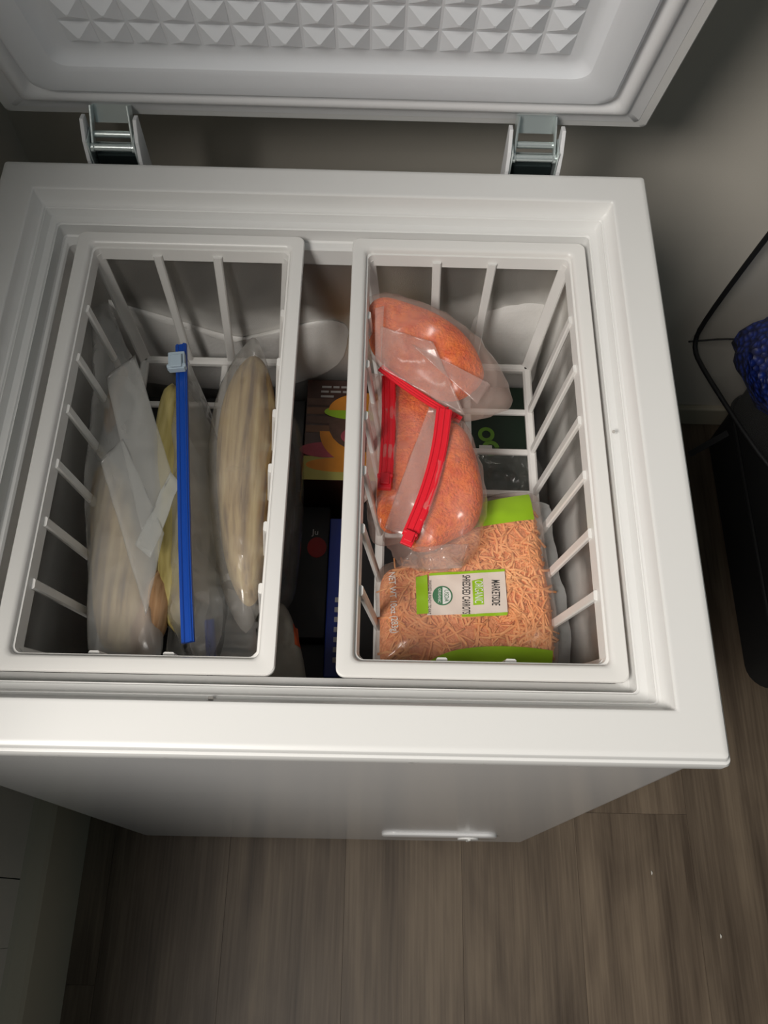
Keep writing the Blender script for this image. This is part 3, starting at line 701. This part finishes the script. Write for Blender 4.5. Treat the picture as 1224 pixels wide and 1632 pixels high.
# raised patches: frost on the back liner wall, a white band on the right
def pale_patch(normal, O, pix, th, seed):
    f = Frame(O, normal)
    Pillow(f, pix, th, .0005, 3.0, .8, .0012, 40, seed, rag=.002).build('liner_patch', M['pale_patch'], fz, 12)
pale_patch((0, -1, 0), (.19, .2045, .64), [(748, 505), (790, 492), (830, 483), (872, 484), (884, 500), (880, 560), (868, 640), (800, 650), (748, 600)], .005, 1)
pale_patch((0, -1, 0), (-.1, .2045, .64), [(150, 470), (200, 486), (250, 500), (300, 515), (345, 530), (400, 540), (440, 530), (480, 515), (540, 508), (560, 530), (540, 590), (440, 620), (300, 620), (180, 600)], .0035, 2)
pale_patch((-1, 0, 0), (.2427, 0, .64), [(884, 500), (893, 512), (897, 620), (902, 760), (912, 900), (922, 1040), (900, 1060), (880, 900), (868, 760), (866, 620)], .004, 3)

# ------------------------------------------------------------------ goods under the baskets
def card_box(name, label, lo, hi, m, cat='box', rot=0, tilt=0):
    cx, cy = (lo[0] + hi[0]) / 2, (lo[1] + hi[1]) / 2
    e = empty(name, (cx, cy, lo[2]), label, cat)
    mb = MB(); mb.box((lo[0] - cx, lo[1] - cy, 0), (hi[0] - cx, hi[1] - cy, hi[2] - lo[2])); me = mb.build('carton', m, None, bevel=.0012)
    me.parent = e; e.rotation_euler = (tilt, 0, rot); e['top'] = hi[2] - lo[2]; return e
def flat(e, pts, m, name, off=.0006):                  # printed shape on the top face, local coordinates
    mb = MB(); z = e['top'] + off; mb.add([(x, y, z) for x, y in pts], [tuple(range(len(pts)))]); o = mb.build(name, m); o.parent = e; return o
def flat_text(e, txt, x, y, size, m, off=.0009, sx=1, ang=0):
    vs, fs = text_mesh(txt, size, sx); ca, sa = math.cos(ang), math.sin(ang); mb = MB(); mb.add([(x + a * ca - b * sa, y + a * sa + b * ca, e['top'] + off) for a, b in vs], fs); o = mb.build('lettering', m); o.parent = e; return o
def ell(cx, cy, rx, ry, a0=0, a1=360, n=24): return [(cx + rx * math.cos(math.radians(a0 + (a1 - a0) * k / n)), cy + ry * math.sin(math.radians(a0 + (a1 - a0) * k / n))) for k in range(n + 1)]
M['brown'] = plain('dark_brown_print', (.045, .016, .010), .45, var=.5, scale=30)
M['board'] = plain('board_print', (.15, .07, .035), .5, var=.4, scale=60)
M['bun'] = plain('bun_print', (.66, .25, .02), .5, var=.2, scale=60)
M['bunlit'] = plain('mustard_print', (.50, .38, .03), .5)
M['patty'] = plain('patty_print', (.09, .045, .03), .5, var=.4, scale=150)
M['onion'] = plain('onion_print', (.38, .06, .09), .5, var=.3, scale=90)
M['yellow'] = plain('yellow_print', (.42, .40, .10), .5, var=.15, scale=30)
bb = card_box('burger_box', 'dark burger carton with hamburger picture between the two baskets', (-.0285, .0660, .4205), (.106, .1985, .598), M['brown'])
tb = bb
flat(tb, [(-.067, -.066), (.067, -.066), (.067, -.040), (-.067, -.036)], M['yellow'], 'yellow_band', .0004)
for k in range(4): flat(tb, [(-.066, -.005 + k * .012), (.066, -.005 + k * .012), (.066, .004 + k * .012), (-.066, .004 + k * .012)], M['patty'] if k % 2 else M['board'], 'wood_board_print', .0003)
flat(tb, ell(-.040, -.028, .032, .010), M['onion'], 'bacon_print', .0007)
flat(tb, ell(-.026, -.047, .038, .009), M['bun'], 'bread_print', .0005)
flat(tb, ell(.000, -.004, .050, .044, 180, 360), M['bun'], 'bun_bottom_print', .0009)
flat(tb, ell(.002, .004, .042, .034), M['patty'], 'patty_print', .0011)
flat(tb, ell(.004, -.010, .030, .014), M['onion'], 'onion_print', .0013)
flat(tb, ell(.000, .022, .046, .011), M['green'], 'lettuce_print', .0012)
flat(tb, ell(.002, .024, .043, .024, 0, 180), M['bun'], 'bun_top_print', .0014)
for (x0, y0, ws) in ((-.050, .0545, (.011, .007, .014, .010)), (-.051, .0480, (.009, .012, .011)), (-.051, .0415, (.015,))):     # three lines of tiny print
    for w_ in ws: flat(tb, [(x0, y0), (x0 + w_, y0), (x0 + w_, y0 + .0028), (x0, y0 + .0028)], M['dimink'], 'small_print'); x0 += w_ + .0022
gb = card_box('green_pack', 'dark green carton with lime ring letters under the carrot basket', (.112, .045, .4205), (.229, .195, .596), M['dgreen'])
for (px, py, r0, r1, nm) in ((775, 692, .0095, .0050, 'ring_letter'), (782, 714, .0100, .0050, 'ring_letter')):
    p = at(px, py, .597); lx, ly = p.x - gb.location.x, p.y - gb.location.y; mb = MB(); vs = []
    for k in range(29):
        a = 2 * math.pi * k / 28
        for q in (r1, r0): vs.append((lx + q * math.cos(a), ly + q * math.sin(a), gb['top'] + .0006))
    mb.add(vs, [(2*k, 2*k+1, 2*k+3, 2*k+2) for k in range(28)]); o = mb.build(nm, M['lgreen']); o.parent = gb
p = at(722, 678, .597); flat_text(gb, 'OVEN', p.x - gb.location.x, p.y - gb.location.y, .008, M['whiteink'])
# clear film bag next to it
fK = Frame((.19, .035, .612), (0, -.1, 1))
bK = empty('clear_bag', fK.w(0, 0, -.012), 'crumpled clear film bag under the carrot basket slats', 'plastic bag')
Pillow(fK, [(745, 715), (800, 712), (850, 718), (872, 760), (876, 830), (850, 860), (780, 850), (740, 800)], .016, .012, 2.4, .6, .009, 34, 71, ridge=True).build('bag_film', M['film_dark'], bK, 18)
p = at(773, 727, .615); mb = MB(); mb.box((p.x - .008, p.y - .006, .6285), (p.x + .006, p.y + .006, .6292)); mb.build('paper_tag', M['whiteink'], bK)
# blue packet standing in the gap
bp = card_box('blue_packet', 'blue packet with white lettering in the gap between the baskets', (.004, -.150, .4205), (.030, .030, .575), M['bluecard'], 'packet')
for k in range(7): flat(bp, [(-.004, -.075 + k * .011), (.006, -.075 + k * .011), (.006, -.069 + k * .011), (-.004, -.0695 + k * .011)], M['dimink'], 'print_mark')
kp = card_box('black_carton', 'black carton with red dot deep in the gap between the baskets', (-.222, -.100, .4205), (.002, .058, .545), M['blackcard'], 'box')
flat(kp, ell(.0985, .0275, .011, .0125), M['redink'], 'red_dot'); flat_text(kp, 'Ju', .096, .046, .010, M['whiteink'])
card_box('carton', 'added black box darkening the front of the gap between the baskets', (-.055, -.195, .4205), (.002, -.102, .530), M['blackcard'])  # black filler box added so the front of the gap stays dark
# soft grey packs under the left basket
fL = Frame((-.085, .035, .625), (.25, 0, 1))
bL = empty('grey_bag', fL.w(0, 0, -.03), 'smoky grey film bag under the left basket beside the gap', 'plastic bag')
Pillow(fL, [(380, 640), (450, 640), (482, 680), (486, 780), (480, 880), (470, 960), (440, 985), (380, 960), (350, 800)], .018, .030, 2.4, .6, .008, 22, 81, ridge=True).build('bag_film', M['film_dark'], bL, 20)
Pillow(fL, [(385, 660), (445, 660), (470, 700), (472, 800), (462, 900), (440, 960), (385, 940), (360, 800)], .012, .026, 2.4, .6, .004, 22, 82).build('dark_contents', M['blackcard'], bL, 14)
fN = Frame((-.045, -.150, .615), (.25, 0, 1))
bN = empty('pale_packet', fN.w(0, 0, -.03), 'pale crinkled packet with orange patch at the front of the gap', 'packet')
pN = Pillow(fN, [(400, 980), (445, 955), (462, 975), (474, 1015), (486, 1060), (490, 1110), (400, 1120)], .014, .026, 2.6, .6, .005, 40, 91, ridge=True); pN.build('wrapper', M['greypack'], bN, 16)
conform(pN, pq(pN, [(466, 995), (476, 1000), (480, 1035), (468, 1030)], .006), .0008, 'orange_patch', M['orangeink'], bN, 8)
# printed tray card below the left basket floor, front
bP = card_box('label_card', 'white printed card with black table lines under the left basket', (-.150, -.200, .4205), (-.058, -.105, .622), M['whiteink'], 'box')
for k in range(9): flat(bP, [(-.040, -.040 + k * .009), (.042, -.040 + k * .009), (.042, -.038 + k * .009 + (.002 if k % 3 == 0 else 0)), (-.040, -.038 + k * .009 + (.002 if k % 3 == 0 else 0))], M['ink'], 'table_line')
for x in (-.041, .005, .040): flat(bP, [(x, -.042), (x + .0015, -.042), (x + .0015, .042), (x, .042)], M['ink'], 'table_line')
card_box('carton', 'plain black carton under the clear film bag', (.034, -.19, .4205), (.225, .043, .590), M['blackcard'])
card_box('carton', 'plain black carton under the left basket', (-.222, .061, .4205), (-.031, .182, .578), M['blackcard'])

# ------------------------------------------------------------------ things beside the freezer
bs = empty('suitcase', (.93, .28, 0), 'black fabric suitcase standing on the floor under the clear bag', 'suitcase')
mb = MB(); mb.loft([rr(.23, .24, .03, .012, .93, .23), rr(.245, .25, .04, .03, .93, .23), rr(.245, .25, .04, .27, .93, .23), rr(.23, .24, .04, .29, .93, .23)], cap0=True, cap1=True); mb.build('shell', M['black'], bs, smooth=True)
mb = MB(); L = rr(.247, .252, .04, .15, .93, .23); mb.tube(L + [L[0]], .004, 8); mb.build('zip_line', M['black_pipe'], bs, smooth=True)
for x in (.76, 1.10):
    for y in (.10, .44): mb = MB(); mb.tube([(x, y, 0), (x, y, .014)], .012, 10); mb.build('foot', M['black_pipe'], bs)
A = [Vector((.560, .485, .300)), Vector((.655, .243, .300)), Vector((1.00, .215, .300)), Vector((1.02, .487, .300))]
Bt = [Vector((.588, .485, .56)), Vector((.690, .26, .60)), Vector((1.00, .24, .60)), Vector((1.02, .487, .58))]
hb = empty('clear_storage_bag', (.80, .36, .293), 'clear vinyl bag with black piping holding blue sparkly fabric', 'storage bag')
mb = MB()
def grid(a, b, c, d, n=10):
    vs = []; nn = (b - a).cross(d - a).normalized()
    for j in range(n + 1):
        for i in range(n + 1):
            u, v = i / n, j / n; p = a*(1-u)*(1-v) + b*u*(1-v) + c*u*v + d*(1-u)*v; k = math.sin(math.pi*u) * math.sin(math.pi*v); vs.append(p + nn * .006 * k * noise.noise(p * 14))
    mb.add(vs, [(j*(n+1)+i, j*(n+1)+i+1, (j+1)*(n+1)+i+1, (j+1)*(n+1)+i) for j in range(n) for i in range(n)])
for i in range(4): grid(A[i], A[(i+1) % 4], Bt[(i+1) % 4], Bt[i])
grid(A[3], A[2], A[1], A[0]); grid(*Bt)
mb.build('vinyl_sheet', M['clear_pvc'], hb, smooth='all')
def soft(P, r):
    mb = MB(); mb.tube(chaikin_open([Vector(p) for p in P], 2), r, 10); mb.build('piping', M['black_pipe'], hb, smooth=True)
soft([Bt[0] + Vector((.01, 0, .05)), Bt[0], A[0] * .8 + Bt[0] * .2, A[0] + Vector((.004, -.010, .006)), A[0] * .8 + A[1] * .2 + Vector((-.006, 0, 0)), A[1], A[1] * .9 + A[2] * .1 + Vector((0, -.01, 0)), A[2]], .0040)
soft([A[0], A[0] * .85 + A[3] * .15 + Vector((0, 0, .012)), A[3] * .3 + A[0] * .7 + Vector((0, 0, -.002))], .0016)
soft([Bt[0], Bt[1], Bt[2], Bt[3], Bt[0]], .004); soft([A[1], Bt[1]], .004)
mb = MB(); a = at(1160, 690, .300); b = a + Vector((-.045, -.012, -.05)); mb.bar(a, b, .010, .002, (0, 0, 1)); mb.build('strap', M['black_pipe'], hb)
fB = Frame((.83, .36, .31), (0, 0, 1)); mb = MB(); vs = []
nu, nv = 40, 20
for j in range(nv + 1):
    th = math.pi * j / nv
    for i in range(nu):
        ph = 2 * math.pi * i / nu; d = Vector((math.sin(th) * math.cos(ph), math.sin(th) * math.sin(ph), math.cos(th)))
        r = 1 + .08 * noise.fractal(d * 4, 1, 2, 4); e = Vector([math.copysign(abs(c_) ** .8, c_) for c_ in d])
        q = Vector((e.x * .172, e.y * .116, e.z * .064)) * r; vs.append(Vector((.783, .364, .372)) + q + Vector((-q.y * .39, 0, 0)))
mb.add(vs, [(j*nu+i, (j+1)*nu+i, (j+1)*nu+(i+1) % nu, j*nu+(i+1) % nu) for j in range(nv) for i in range(nu)])
bo = mb.build('blue_fabric', M['bluefur'], None, smooth='all'); tag(bo, 'bundle of dark blue sparkly fabric inside the clear bag', 'fabric')
